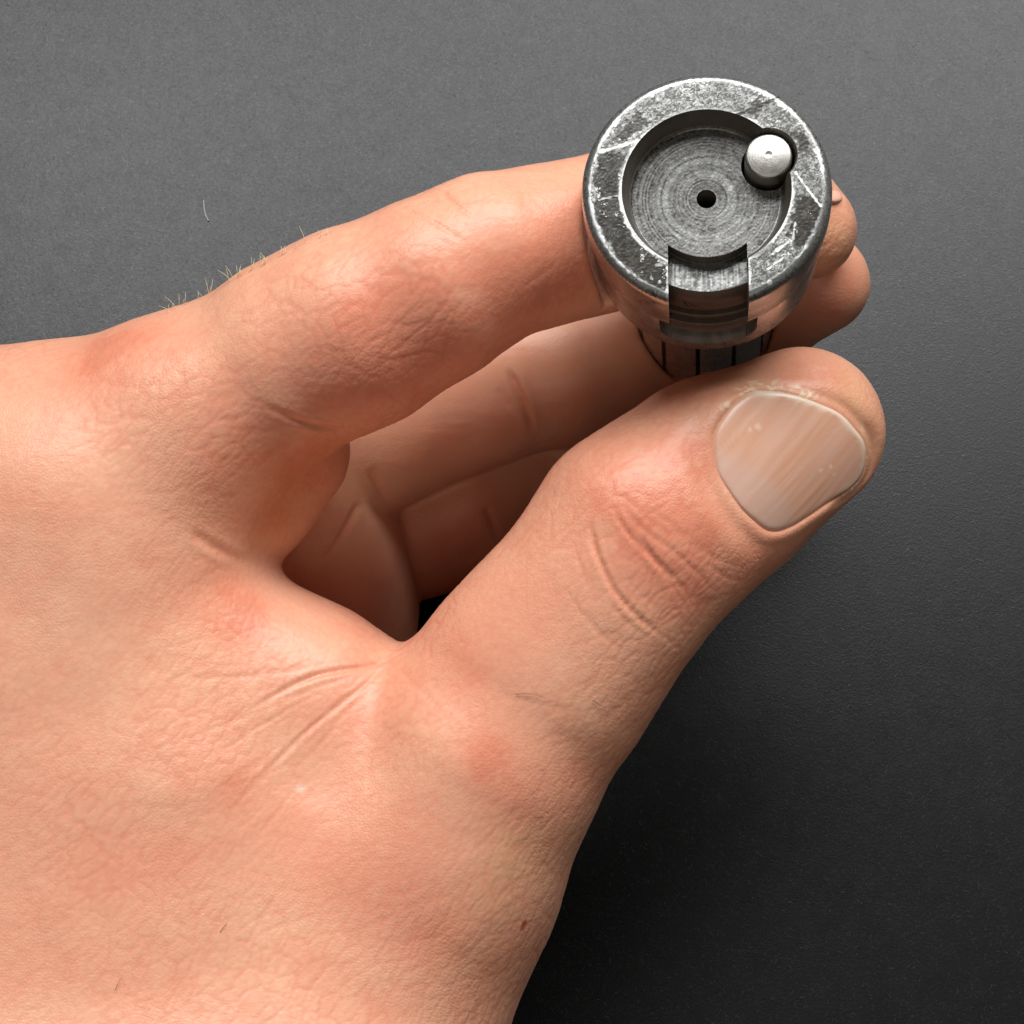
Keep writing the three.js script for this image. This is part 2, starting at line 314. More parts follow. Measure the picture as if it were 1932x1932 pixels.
spot(430, 660, 5, PALE); spot(620, 520, 5, PALE); spot(300, 1250, 7, PALE); spot(1050, 1250, 5, PALE); spot(860, 1380, 5, PALE); spot(640, 1520, 6, PALE); spot(560, 1770, 7, PALE);  spot(1000, 1640, 5, SALLOW);
spot(1560, 440, 4, SALLOW); spot(1590, 560, 4, ROSE); spot(1540, 600, 3, ROSE); spot(960, 800, 4, ROSE); spot(840, 1080, 5, ROSE); spot(700, 1090, 4, ROSE); spot(640, 950, 4, SALLOW);
const scab = onSkin(989, 1746), mole = onSkin(568, 1488);
function worley(x, y, z) {      // distance from the border between the two nearest cells
  const X = Math.floor(x), Y = Math.floor(y), Z = Math.floor(z); let a = 9, b = 9;
  for (let k = -1; k <= 1; k++) for (let j = -1; j <= 1; j++) for (let i = -1; i <= 1; i++) {
    const u = X + i, v = Y + j, w = Z + k, dx = u + hash3(u, v, w) - x, dy = v + hash3(u + 71, v, w) - y, dz = w + hash3(u, v + 53, w) - z, d = dx * dx + dy * dy + dz * dz;
    if (d < a) { b = a; a = d; } else if (d < b) b = d;
  }
  return Math.sqrt(b) - Math.sqrt(a);
}
const skinP = skin.p, skinC = new Float32Array(skinP.length);
{
  const n = skinP.length / 3, q = V(0, 0, 0), g = V(0, 0, 0), rel = V(0, 0, 0);
  for (let i = 0; i < n; i++) {
    q.fromArray(skinP, i * 3); g.fromArray(skin.nrm, i * 3);
    const { x, y, z } = q;
    let w = 0.16 * noise3(x / 7, y / 7, z / 7) + 0.035 * noise3(x / 2.6, y / 2.6, z / 2.6 + 9) + 0.008 * noise3(x / 0.9, y / 0.9, z / 0.9 + 5);
    // long fine lines across the index and the back of the hand
    w += 0.014 * noise3(x / 4 + y * 0.05, y / 0.6, z / 1.2) * step(-15, 5, y);
    w += 0.012 * noise3((x + y) / 5, (x - y) / 0.9, z / 2.5) * step(0, -25, y);
    let red = 0, lines = 0;
    if (z > -24) {      // the net of fine lines, drawn out along the hand on its back and across the thumb and the index
      const t = 0.5 * noise3(x / 2.2, y / 2.2, z / 2.2 + 40), al = (0.55 * x + 0.83 * y), ac = (0.83 * x - 0.55 * y), f1 = clamp(0.55 + 0.8 * noise3(x / 11, y / 11, z / 11 + 7));
      const n1 = 1 - clamp(worley(al / 2.6 + t, ac / 1.5 + t, z / 1.8) / 0.16), n2 = 1 - clamp(worley(al / 1.0 + t, ac / 0.75, z / 0.9) / 0.22);
      lines = n1 * 0.9 * f1 + n2 * 0.5; const fade = step(-20, -10, z);
      w -= (0.05 * n1 * f1 + 0.026 * n2) * fade; lines *= fade;
    }
    for (const c of creases) {
      if (!c.box.containsPoint(q)) continue;
      let best = 1e9, tAt = 0;
      for (let k = 0; k + 1 < c.pts.length; k++) {
        const a = c.pts[k], b = c.pts[k + 1], ex = b.x - a.x, ey = b.y - a.y, ez = b.z - a.z, l = ex * ex + ey * ey + ez * ez;
        if (l > 16) continue;
        const t = clamp(((x - a.x) * ex + (y - a.y) * ey + (z - a.z) * ez) / (l || 1)), d = Math.hypot(x - a.x - ex * t, y - a.y - ey * t, z - a.z - ez * t);
        if (d < best) { best = d; tAt = (k + t) / (c.pts.length - 1); }
      }
      const end = step(0, 0.2, tAt) * step(1, 0.45, tAt), s = best / c.width * (1 + 0.15 * noise3(x * 0.6, y * 0.6, z * 0.6));
      w += end * (-c.depth * Math.exp(-s * s) + c.lip * Math.exp(-(s - 2.1) * (s - 2.1)));
      red = Math.max(red, end * Math.exp(-s * s * 0.5) * clamp(c.depth * 1.6));
    }
    // the bed and the walls of the thumb nail
    rel.copy(q).sub(nail.c);
    const h = rel.dot(nail.N); let nailEdge = 9;
    if (Math.abs(h) < 9 && rel.lengthSq() < 260) {
      const u = rel.dot(nail.X), v = rel.dot(nail.T), e = nail.edge(u, v);
      nailEdge = e;
      if (e < 5 && g.dot(nail.N) > -0.2) {
        const plate = nail.height(u, v), distal = step(1.5, 4.5, v + 0.25 * Math.abs(u));
        const wall = mix(0.24, -0.2, distal) * Math.exp(-(((e - 0.75) / 0.75) ** 2)) + -0.22 * step(0.35, -0.3, e);
        const want = plate + wall - mix(0, 0.2, distal) * step(0, 1, e);
        const k = step(4.6, 0.3, e) ** 1.5;
        const gx = g.dot(nail.N);
        q.addScaledVector(nail.N, (want - h) * k * clamp(gx * 1.6)); w *= 1 - 0.7 * k;
      }
    }
    q.addScaledVector(g, w);
    q.toArray(skinP, i * 3);
    // pigment
    const m = noise3(x / 4.2, y / 4.2, z / 4.2 + 3) * 0.5 + noise3(x / 1.7, y / 1.7, z / 1.7 + 8) * 0.35 + noise3(x / 0.7, y / 0.7, z / 0.7) * 0.25;
    let r = 0.73 * (1 + 0.03 * m), gg = 0.356 * (1 + 0.15 * m), b = 0.226 * (1 + 0.16 * m);
    for (const s of spots) {
      const d2 = (x - s.p.x) ** 2 + (y - s.p.y) ** 2 + (z - s.p.z) ** 2, rr = s.r * s.r;
      if (d2 > rr * 5) continue;
      const k = clamp(Math.exp(-d2 / rr) * (0.7 + 1.3 * m) * 1.1);
      r *= mix(1, s.c[0], k); gg *= mix(1, s.c[1], k); b *= mix(1, s.c[2], k);
    }
    gg = Math.max(gg, r * 0.37); b = Math.max(b, r * 0.225);
    r *= mix(1, 0.93, red) * (1 - 0.04 * lines); gg *= mix(1, 0.76, red) * (1 - 0.16 * lines); b *= mix(1, 0.7, red) * (1 - 0.17 * lines);
    if (scab) { const d = Math.hypot((x - scab.x) * 1.5 - (y - scab.y) * 0.4, (y - scab.y) * 0.9, z - scab.z), k = step(0.75, 0.35, d); r = mix(r, 0.42, k); gg = mix(gg, 0.1, k); b = mix(b, 0.05, k); }
    if (mole) { const d = Math.hypot(x - mole.x, (y - mole.y) * 1.5, z - mole.z), k = 0.6 * step(1.1, 0.2, d + 0.3 * m); r = mix(r, 0.8, k); gg = mix(gg, 0.6, k); b = mix(b, 0.5, k); }
    if (nailEdge < 1.6 && nailEdge > 0) { const k = (x * 0.68 + y * 0.73 > nail.c.x * 0.68 + nail.c.y * 0.73 - 1 ? 1 : 0.25) * step(-0.2, 0.35, noise3(x / 1.9, y / 1.9, z / 2 + 3)) * step(1.3, 0.3, nailEdge + 0.5 * noise3(x * 1.1, y * 1.1, z)) * step(-0.1, 0.45, noise3(x * 3.4, y * 3.4, z * 3)); r = mix(r, 0.88, k * 0.9); gg = mix(gg, 0.7, k * 0.9); b = mix(b, 0.48, k * 0.9); }
    skinC[i * 3] = r; skinC[i * 3 + 1] = gg; skinC[i * 3 + 2] = b;
  }
}
// micro relief of skin: small cells with creased borders, tiling every 40 mm
const skinBump = (() => {
  const N = 1024, cells = 104, px = new Float32Array(cells * cells * 2);
  for (let i = 0; i < px.length; i++) px[i] = rnd();
  return texture(N, (u, v, o) => {
    const wu = u + 0.006 * noiseT(u * 20, v * 20, 20, 1), wv = v + 0.006 * noiseT(u * 20, v * 20, 20, 2);
    const X = Math.floor(wu * cells), Y = Math.floor(wv * cells); let d1 = 9, d2 = 9;
    for (let b = -1; b <= 1; b++) for (let a = -1; a <= 1; a++) {
      const i = (X + a + cells) % cells, j = (Y + b + cells) % cells, k = (j * cells + i) * 2;
      const d = Math.hypot(X + a + px[k] - wu * cells, Y + b + px[k + 1] - wv * cells);
      if (d < d1) { d2 = d1; d1 = d; } else if (d < d2) d2 = d;
    }
    const strong = clamp(0.55 + 0.7 * noiseT(u * 6, v * 6, 6, 4));
    o[0] = o[1] = o[2] = 0.55 + strong * 0.3 * (Math.min(1, (d2 - d1) * 2.2) - 0.6) + 0.1 * noiseT(u * 160, v * 160, 160, 5) + 0.1 * noiseT(u * 64, v * 300, 300, 6) * noiseT(u * 5, v * 5, 5, 7);
  });
})();
{
  const hand = new THREE.Group();
  hand.name = 'hand'; hand.matrixAutoUpdate = true;
  // world positions; the group stands at the middle of the grip
  const origin = P(700, 1500, 0).applyMatrix4(new THREE.Matrix4().makeScale(MM, MM, MM)).applyMatrix4(RIG);
  hand.position.copy(origin);
  const n = skinP.length / 3, wp = new Float32Array(skinP.length), q = V(0, 0, 0);
  const place = new THREE.Matrix4().makeTranslation(-origin.x, -origin.y, -origin.z).multiply(RIG).multiply(new THREE.Matrix4().makeScale(MM, MM, MM));
  for (let i = 0; i < n; i++) q.fromArray(skinP, i * 3).applyMatrix4(place).toArray(wp, i * 3);
  const idx = [];
  for (const [a, b, c, d] of skin.quads) idx.push(a, b, c, a, c, d);
  const base = new THREE.BufferGeometry();
  base.setAttribute('position', new THREE.BufferAttribute(wp, 3)); base.setIndex(idx); base.computeVertexNormals();
  const nr = base.attributes.normal.array;
  // box mapping in metres: three charts by the way a face points; vertices on a border are doubled
  const map = [new Int32Array(n).fill(-1), new Int32Array(n).fill(-1), new Int32Array(n).fill(-1)], oP = [], oN = [], oU = [], oC = [], oI = [];
  const need = (v, c) => {
    if (map[c][v] < 0) {
      map[c][v] = oP.length / 3;
      const k = v * 3; oP.push(wp[k], wp[k + 1], wp[k + 2]); oN.push(nr[k], nr[k + 1], nr[k + 2]); oC.push(skinC[k], skinC[k + 1], skinC[k + 2]);
      const X = wp[k] / 0.04, Y = wp[k + 1] / 0.04, Z = wp[k + 2] / 0.04;
      oU.push(c === 0 ? Z : X, c === 1 ? Z : Y);
    }
    return map[c][v];
  };
  for (let i = 0; i < idx.length; i += 3) {
    let ax = 0, ay = 0, az = 0;
    for (let k = 0; k < 3; k++) { const v = idx[i + k] * 3; ax += nr[v]; ay += nr[v + 1]; az += nr[v + 2]; }
    ax = Math.abs(ax) * 0.9; ay = Math.abs(ay) * 1.25; az = Math.abs(az) * 0.9;
    const c = ay >= ax && ay >= az ? 1 : ax >= az ? 0 : 2;
    oI.push(need(idx[i], c), need(idx[i + 1], c), need(idx[i + 2], c));
  }
  const geo = new THREE.BufferGeometry();
  geo.setAttribute('position', new THREE.Float32BufferAttribute(oP, 3)); geo.setAttribute('normal', new THREE.Float32BufferAttribute(oN, 3));
  geo.setAttribute('uv', new THREE.Float32BufferAttribute(oU, 2)); geo.setAttribute('color', new THREE.Float32BufferAttribute(oC, 3)); geo.setIndex(oI);
  const mat = new THREE.MeshPhysicalMaterial({ vertexColors: true, roughness: 0.41, specularIntensity: 1, ior: 1.42, bumpMap: skinBump, bumpScale: 0.00005, sheen: 0.25, sheenColor: new THREE.Color(0.9, 0.55, 0.42), sheenRoughness: 0.5 });
  const mesh = new THREE.Mesh(geo, mat); mesh.name = 'skin'; hand.add(mesh);
  console.log('hand triangles', oI.length / 3);

  // thumb nail plate
  {
    const pos = [], uv = [], col = [], ind = [], rings = 26, m = nail.smooth.length;
    const at = (u, v, lift) => nail.c.clone().addScaledVector(nail.X, u).addScaledVector(nail.T, v).addScaledVector(nail.N, nail.height(u, v) + lift).applyMatrix4(place);
    const cu = nail.smooth.reduce((s, p) => s + p[0], 0) / m, cv = nail.smooth.reduce((s, p) => s + p[1], 0) / m;
    for (let r = 0; r <= rings; r++) for (let i = 0; i < m; i++) {
      const t = r / rings, s = Math.min(1, t * 1.02), [a, b] = nail.smooth[i], u = cu + (a - cu) * s, v = cv + (b - cv) * s, e = nail.edge(u, v);
      const ridge = 0.018 * noise2(u / 0.5, v / 9, 2) + 0.012 * noise2(u / 0.22, v / 14, 5);
      const lift = 0.02 + ridge - (r === rings ? 0.5 : 0) - 0.12 * step(-0.5, 0, e);
      const p = at(u, v, lift); pos.push(p.x, p.y, p.z); uv.push(u / 20 + 0.5, v / 20 + 0.5);
      // pigment: pink bed, pale half moon at the root, horny white free edge
      const nz = noise2(u / 0.35, v / 5, 3), moon = step(-2.2, -4.2, v + 0.03 * u * u + 0.2 * nz), free = step(-0.95 - 0.5 * nz, -0.3, e) * step(1.5, 3.8, v + 0.3 * nz), pale = 0.5 + 0.5 * nz;
      let c = [0.7 + 0.035 * nz, 0.385 + 0.045 * nz, 0.26 + 0.045 * nz];
      c = c.map((x, k) => mix(x, [0.66, 0.45, 0.37][k], moon * 0.6)); c = c.map((x, k) => mix(x, [0.86, 0.72, 0.56][k], free * 0.85)); c = c.map((x, k) => mix(x, [0.7, 0.46, 0.36][k], pale * 0.2));
      for (const [su, sv, sr] of [[3.4, 1.9, 0.3], [4.1, 3.1, 0.18], [4.9, 2.9, 0.16], [-4.9, 0.3, 0.36], [-5.3, -0.5, 0.24]]) { const k = step(sr, sr * 0.3, Math.hypot(u - su, (v - sv) * 0.8) + 0.1 * nz); c = c.map((x, j) => mix(x, [0.85, 0.7, 0.55][j], k * 0.5)); }
      col.push(...c);
      if (r < rings) { const a0 = r * m + i, a1 = r * m + (i + 1) % m, b0 = a0 + m, b1 = a1 + m; ind.push(a0, b0, b1, a0, b1, a1); }
    }
    const g = new THREE.BufferGeometry();
    g.setAttribute('position', new THREE.Float32BufferAttribute(pos, 3)); g.setAttribute('uv', new THREE.Float32BufferAttribute(uv, 2)); g.setAttribute('color', new THREE.Float32BufferAttribute(col, 3)); g.setIndex(ind); g.computeVertexNormals();
    const ny = g.attributes.normal.getY(m * 5); if (ny < 0) { const a = g.index.array; for (let i = 0; i < a.length; i += 3) { const t = a[i]; a[i] = a[i + 1]; a[i + 1] = t; } g.computeVertexNormals(); }
    const nm = new THREE.Mesh(g, new THREE.MeshPhysicalMaterial({ vertexColors: true, roughness: 0.3, specularIntensity: 1, ior: 1.5 })); nm.name = 'fingernail';
    nm.userData.label = 'short pink thumb nail with fine ridges and a rough pale edge';
    hand.add(nm);
  }
  // hairs: fair ones standing along the edge of the back of the hand, a few dark ones lying on the thumb
  const hairGeo = (list, rad) => mergeGeometries(list.map((pts) => {
    const c = new THREE.CatmullRomCurve3(pts.map((p) => p.clone().applyMatrix4(place))), g = new THREE.TubeGeometry(c, 10, rad * MM, 5);
    const p = g.attributes.position, ctr = V(0, 0, 0);
    for (let i = 0; i < p.count; i++) { const t = Math.floor(i / 6) / 10, k = 1 - 0.8 * t; c.getPointAt(Math.min(1, t), ctr); q.fromBufferAttribute(p, i).sub(ctr).multiplyScalar(k).add(ctr); p.setXYZ(i, q.x, q.y, q.z); }
    return g;
  }));
  const fair = [], dark = [], along = [];
  for (let k = 0; k < 22; k++) { const t = rnd(), a = 0.5 + 1.9 * rnd(), l = 10 + 14 * rnd(); along.push([300 + 330 * t, 592 - 155 * t + 8 * Math.sin(t * 3.1) * 0, Math.cos(a) * l, -Math.sin(a) * l]); }
  for (const [x, y, dx, dy] of [...along, [335, 580, -22, -18.8], [348, 574, 2, -22], [392, 549, -6, -26], [395, 549, 6, -24], [438, 527, -26, -16], [441, 525, -14, -22], [445, 523, 10, -22], [449, 521, 4, -12], [472, 510, 8, -20], [488, 502, 3, -22], [492, 500, 12, -14], [522, 487, 10, -20], [528, 484, 9, -18.8], [533, 481, 7, -12], [555, 470, 6, -10], [578, 460, -12, -30], [610, 446, 8, -10], [322, 586, -20, -8]]) {
    let a = null; for (let k = 0; k < 14 && !a; k++) a = onSkin(x + k * 0.8, y + k * 2);
    if (!a) continue;
    const s = U * 1.05, b = a.clone().add(V(dx * s * 0.55 + 0.1, -dy * s * 0.5, 0.5)), c = a.clone().add(V(dx * s, -dy * s, 0.3));
    fair.push([a.clone().add(V(0, -0.3, -0.1)), b, c]);
  }
  for (const list of [[[972, 1310], [1000, 1309], [1028, 1316], [1038, 1322]], [[1118, 1322], [1140, 1334], [1157, 1330], [1168, 1318]], [[218, 1868], [224, 1853], [234, 1838]], [[415, 1758], [432, 1735]]]) {
    const pts = list.map(([x, y]) => onSkin(x, y)).filter(Boolean).map((p, i) => p.add(V(0, 0, 0.12 + 0.06 * i)));
    if (pts.length > 1) dark.push(pts);
  }
  const hm = (c) => new THREE.MeshStandardMaterial({ color: c, roughness: 0.45 });
  const hf = new THREE.Mesh(hairGeo(fair, 0.042), hm(0xeadbb4)); hf.name = 'fine_hair'; hf.userData.kind = 'stuff'; hand.add(hf);
  const hd = new THREE.Mesh(hairGeo(dark, 0.028), hm(0x6b4630)); hd.name = 'fine_hair'; hd.userData.kind = 'stuff'; hand.add(hd);
  // sliver of the index finger's nail past the fitting
  {
    const g = new THREE.SphereGeometry(1, 40, 24);
    const pc = P(1526, 352, -12.6), X = V(0.86, -0.5, 0.05).normalize(), Nn = V(0.3, 0.85, 0.42).normalize(), T = Nn.clone().cross(X).normalize(), X2 = T.clone().cross(Nn);
    const M = new THREE.Matrix4().makeBasis(X2.multiplyScalar(4.0), T.multiplyScalar(3.6), Nn.multiplyScalar(0.95)).setPosition(pc);
    g.applyMatrix4(M).applyMatrix4(place); g.computeVertexNormals();
    const nm = new THREE.Mesh(g, new THREE.MeshPhysicalMaterial({ color: new THREE.Color().setRGB(0.74, 0.41, 0.3), roughness: 0.5 })); nm.name = 'fingernail';
    nm.userData.label = 'edge of the index finger nail'; hand.add(nm);
  }
  scene.add(tag(hand, 'bare hand with pink skin pinching a black metal fitting between thumb and fingers', 'hand'));
}

// ------------------------------------------------------------------ the fitting
{
  const fit = new THREE.Group(); fit.name = 'metal_fitting';
  fit.applyMatrix4(RIG.clone().multiply(new THREE.Matrix4().makeScale(MM, MM, MM)).multiply(new THREE.Matrix4().makeBasis(LX, LY, LZ).setPosition(HEAD_AT)).multiply(new THREE.Matrix4().makeScale(1 / MM, 1 / MM, 1 / MM)));
  fit.scale.set(1, 1, 1);
  const S = (g) => g.scale(MM, MM, MM);
  const lathe = (pts, seg = 160) => new THREE.LatheGeometry(pts.map(([r, y]) => new THREE.Vector2(r, y)), seg);
  const SLOT = 0.317 * R, RECESS = 0.65 * R, FLOOR = -3.0, LEDGE = -4.7;
  const PIN = [0.50 * R, -0.272 * R];
  // wear on the face: worn rims, scuffs, speckle; rubbed ground also paints window sheen
  const worn = (x, z, up) => {
    const r = Math.hypot(x, z), a = Math.atan2(-z, x);
    const n1 = noise2(x / 0.35, z / 0.35, 1), n2 = noise2(x / 1.4, z / 1.4, 2), n3 = noise2(x / 0.13, z / 0.13, 3), n0 = noise2(x / 3.5, z / 3.5, 9);
    let w = 0;
    const rim = (d, width) => step(width, width * 0.3, Math.abs(d) + 0.16 * n1 + 0.12 * n2) * (0.45 + 0.55 * step(-0.4, 0.3, n2 + 0.6 * n0));
    w = Math.max(w, rim(r - 0.93 * R, 0.24 + 0.16 * n0), rim(r - RECESS - 0.4, 0.3 + 0.14 * n0));
    if (z > 0.4 * R) w = Math.max(w, rim(Math.abs(x) - SLOT - 0.1, 0.26));
    if (z > 0.5 * R && Math.abs(x) < SLOT - 0.02 && r > 0.495 * R) w = 0.5 + 0.25 * noise2(x / 0.16, z / 1.2, 51) + 0.2 * n1;      // the brushed ledge in the slot
    else if (r > RECESS) {
      // rubbed coat, brightened with the window reflection put into its colour
      // broken by patches of whole black coat that the painted reflection leaves out
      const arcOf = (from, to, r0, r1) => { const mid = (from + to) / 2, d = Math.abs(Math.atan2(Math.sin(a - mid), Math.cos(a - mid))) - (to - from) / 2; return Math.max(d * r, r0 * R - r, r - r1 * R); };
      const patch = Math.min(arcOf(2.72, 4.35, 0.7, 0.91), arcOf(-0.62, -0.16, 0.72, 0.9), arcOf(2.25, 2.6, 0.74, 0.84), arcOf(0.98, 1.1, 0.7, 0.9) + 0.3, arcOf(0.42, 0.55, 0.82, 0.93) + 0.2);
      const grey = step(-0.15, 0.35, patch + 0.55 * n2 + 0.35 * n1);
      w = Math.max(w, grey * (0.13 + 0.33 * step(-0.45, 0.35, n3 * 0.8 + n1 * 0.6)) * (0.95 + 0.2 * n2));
      w = Math.max(w, step(0.62, 0.8, n1 * 0.6 + n3 * 0.5 + n2 * 0.25) * 0.8);
      const scr = (cx, cz, dx, dz, len, wd) => { const t = (x - cx) * dx + (z - cz) * dz, d = Math.abs((x - cx) * dz - (z - cz) * dx) + 0.12 * n1; return Math.abs(t) < len ? step(wd, wd * 0.3, d) : 0; };
      w = Math.max(w, scr(-8.6, -4.9, 0.96, -0.26, 2.4, 0.3), scr(10.2, 0.4, 0.55, 0.83, 2.3, 0.16), scr(-9.4, 0.6, 0.97, -0.2, 1.6, 0.12) * 0.6, scr(7.2, 6.6, 0.8, -0.6, 1.3, 0.2), scr(7.0, 8.0, 0.8, -0.6, 1.4, 0.16), scr(8.6, 5.0, 0.2, -1, 1.2, 0.2) * 0.8);
      if (Math.abs(Math.hypot(x + 4.9, z - 9.0) - 0.95) < 0.09 + 0.1 * n1 && x < -4.6) w = Math.max(w, 0.45 * step(-0.2, 0.4, n2 + n1));
      if (Math.hypot(x - 6.1, z - 10.2) < 0.28) w = 1;
      // a dark scrape crossing the far rim
      const tz = z + 8.6 + 0.42 * (x - 4.5), tx = x - 5.2; if (Math.abs(tx) < 2.4 && Math.abs(tz + 0.3 * n2) < 0.34) w *= tz > 0 ? 0.05 : 1.25;
    } else {
      const ring = noise2(r / 0.16, 0.3 + 0.4 * Math.cos(a), 71) + 0.6 * noise2(r / 0.4, 0.5 + 0.5 * Math.sin(a), 72);
      w = clamp(0.36 + 0.22 * n3 + 0.16 * n1 + 0.12 * n2 + 0.3 * ring);
      w *= 0.5;
    }
    return clamp(w);
  };
  const TOPN = 1024;
  const W = new Float32Array(TOPN * TOPN);
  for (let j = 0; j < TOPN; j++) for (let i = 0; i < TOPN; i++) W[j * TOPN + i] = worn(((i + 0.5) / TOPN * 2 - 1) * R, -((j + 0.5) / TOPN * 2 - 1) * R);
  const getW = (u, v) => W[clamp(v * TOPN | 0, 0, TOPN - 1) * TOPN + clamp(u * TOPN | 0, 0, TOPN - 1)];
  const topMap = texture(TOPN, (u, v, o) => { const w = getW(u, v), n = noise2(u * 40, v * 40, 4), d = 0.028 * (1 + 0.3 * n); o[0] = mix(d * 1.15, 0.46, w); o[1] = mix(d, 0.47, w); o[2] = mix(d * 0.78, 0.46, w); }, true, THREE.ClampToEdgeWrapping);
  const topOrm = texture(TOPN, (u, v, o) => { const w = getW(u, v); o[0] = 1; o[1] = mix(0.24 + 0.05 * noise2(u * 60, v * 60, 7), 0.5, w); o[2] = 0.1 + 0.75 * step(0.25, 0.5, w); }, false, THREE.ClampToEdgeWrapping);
  const topBump = texture(TOPN, (u, v, o) => { const x = (u * 2 - 1) * R, z = -(v * 2 - 1) * R; o[0] = o[1] = o[2] = 0.5 - 0.2 * getW(u, v) + 0.14 * noise2(x / 0.2, z / 0.2, 31) + 0.1 * noise2(x / 0.7, z / 0.7, 32); }, false, THREE.ClampToEdgeWrapping);
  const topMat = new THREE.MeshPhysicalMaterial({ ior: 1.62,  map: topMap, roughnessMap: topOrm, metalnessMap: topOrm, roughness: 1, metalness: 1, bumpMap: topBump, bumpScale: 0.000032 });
  const sideMap = texture(512, (u, v, o) => { const n = noiseT(u * 16, v * 16, 16, 41) * 0.5 + noiseT(u * 60, v * 60, 60, 42) * 0.35 + noiseT(u * 150, v * 150, 150, 43) * 0.3, s = step(0.72, 0.86, n), c = 0.52 * (1 + 0.26 * n); o[0] = mix(c * 1.12, 0.5, s); o[1] = mix(c, 0.48, s); o[2] = mix(c * 0.9, 0.44, s); }, true);
  const sideOrm = texture(512, (u, v, o) => { o[0] = 1; o[1] = 0.35 + 0.09 * noiseT(u * 24, v * 24, 24, 44) + 0.05 * noiseT(u * 120, v * 120, 120, 45); o[2] = 0.85; });
  const sideMat = new THREE.MeshPhysicalMaterial({ map: sideMap, roughnessMap: sideOrm, metalnessMap: sideOrm, roughness: 1, metalness: 1, bumpMap: sideMap, bumpScale: 0.00002 });
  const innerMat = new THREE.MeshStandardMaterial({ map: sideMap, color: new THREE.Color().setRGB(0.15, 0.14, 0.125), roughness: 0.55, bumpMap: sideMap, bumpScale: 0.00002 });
  const dullMat = new THREE.MeshStandardMaterial({ map: sideMap, color: new THREE.Color().setRGB(0.2, 0.165, 0.14), metalness: 0.5, roughness: 0.55, bumpMap: sideMap, bumpScale: 0.00004 });
  const darkMat = new THREE.MeshStandardMaterial({ color: new THREE.Color().setRGB(0.012, 0.011, 0.01), roughness: 0.75 });

  // uv after cutting: the face by its own plan, everything else round the side, in 20 mm tiles
  function finish(src) {
    const ix = src.index, from = src.drawRange.start, total = Math.min(src.drawRange.count, (ix ?? src.attributes.position).count - from), g = new THREE.BufferGeometry();
    for (const name of ['position', 'normal']) {
      const a = src.attributes[name], d = new Float32Array(total * 3);
      for (let i = 0; i < total; i++) { const k = ix ? ix.getX(from + i) : from + i; d[i * 3] = a.getX(k); d[i * 3 + 1] = a.getY(k); d[i * 3 + 2] = a.getZ(k); }
      g.setAttribute(name, new THREE.BufferAttribute(d, 3));
    }
    const p = g.attributes.position, n = g.attributes.normal, count = p.count, top = [], side = [], inner = [], dull = [];
    const uv = new Float32Array(count * 2);
    for (let i = 0; i < count; i += 3) {
      const ny = (n.getY(i) + n.getY(i + 1) + n.getY(i + 2)) / 3, up = ny > 0.45 && p.getY(i) > -8 * MM && !(Math.hypot(p.getX(i), p.getZ(i)) > 0.738 * R * MM && p.getY(i) < -4.65 * MM);
      let a0 = null, rMax = 0, onWall = true;
      for (let k = i; k < i + 3; k++) { const x = p.getX(k) / MM, z = p.getZ(k) / MM; rMax = Math.max(rMax, Math.hypot(x, z)); onWall = onWall && Math.abs(Math.abs(x) - SLOT) < 0.08 && z > 0; }
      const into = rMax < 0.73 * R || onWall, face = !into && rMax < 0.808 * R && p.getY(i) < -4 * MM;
      for (let k = i; k < i + 3; k++) {
        const x = p.getX(k) / MM, y = p.getY(k) / MM, z = p.getZ(k) / MM;
        if (up) { uv[k * 2] = (x / R + 1) / 2; uv[k * 2 + 1] = (-z / R + 1) / 2; }
        else { let a = Math.atan2(x, z); if (a0 === null) a0 = a; else if (a - a0 > 3) a -= 2 * Math.PI; else if (a0 - a > 3) a += 2 * Math.PI; uv[k * 2] = a * R / 20; uv[k * 2 + 1] = y / 20; }
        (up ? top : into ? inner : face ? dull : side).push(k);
      }
    }
    g.setAttribute('uv', new THREE.BufferAttribute(uv, 2));
    g.setIndex([...top, ...side, ...inner, ...dull]); g.clearGroups(); g.addGroup(0, top.length, 0); g.addGroup(top.length, side.length, 1); g.addGroup(top.length + side.length, inner.length, 2); g.addGroup(top.length + side.length + inner.length, dull.length, 3);
    return g;
  }
  const ev = new Evaluator(); ev.useGroups = false; ev.attributes = ['position', 'normal', 'uv'];
  const brush = (g) => { const b = new Brush(g); b.updateMatrixWorld(); return b; };
  const cut = (a, g) => ev.evaluate(a, brush(g), SUBTRACTION);
  const round = [];
  for (let i = 0; i <= 10; i++) { const t = i / 10 * Math.PI / 2; round.push([0.925 * R + 0.075 * R * Math.sin(t), -1.1 * (1 - Math.cos(t))]); }
  const bodyPts = [[0.0001, -HEAD_LEN], [0.9 * R, -HEAD_LEN], [0.945 * R, -HEAD_LEN + 0.35], [0.955 * R, -11.3], [0.962 * R, -8.2], [0.92 * R, -8.15], [0.92 * R, -7.77], [0.972 * R, -7.72], [0.985 * R, -4.8], [0.985 * R, -3.6], [R, -3.3], [R, -1.2], ...round.slice().reverse(), [0.0001, 0]];
  let head = brush(S(lathe(bodyPts)));
  head = cut(head, S(lathe([[0.0001, FLOOR], [RECESS - 0.75, FLOOR], [RECESS - 0.35, FLOOR + 0.5], [RECESS, -0.35], [RECESS + 0.35, 0.02], [RECESS + 0.6, 2], [0.0001, 2]])));
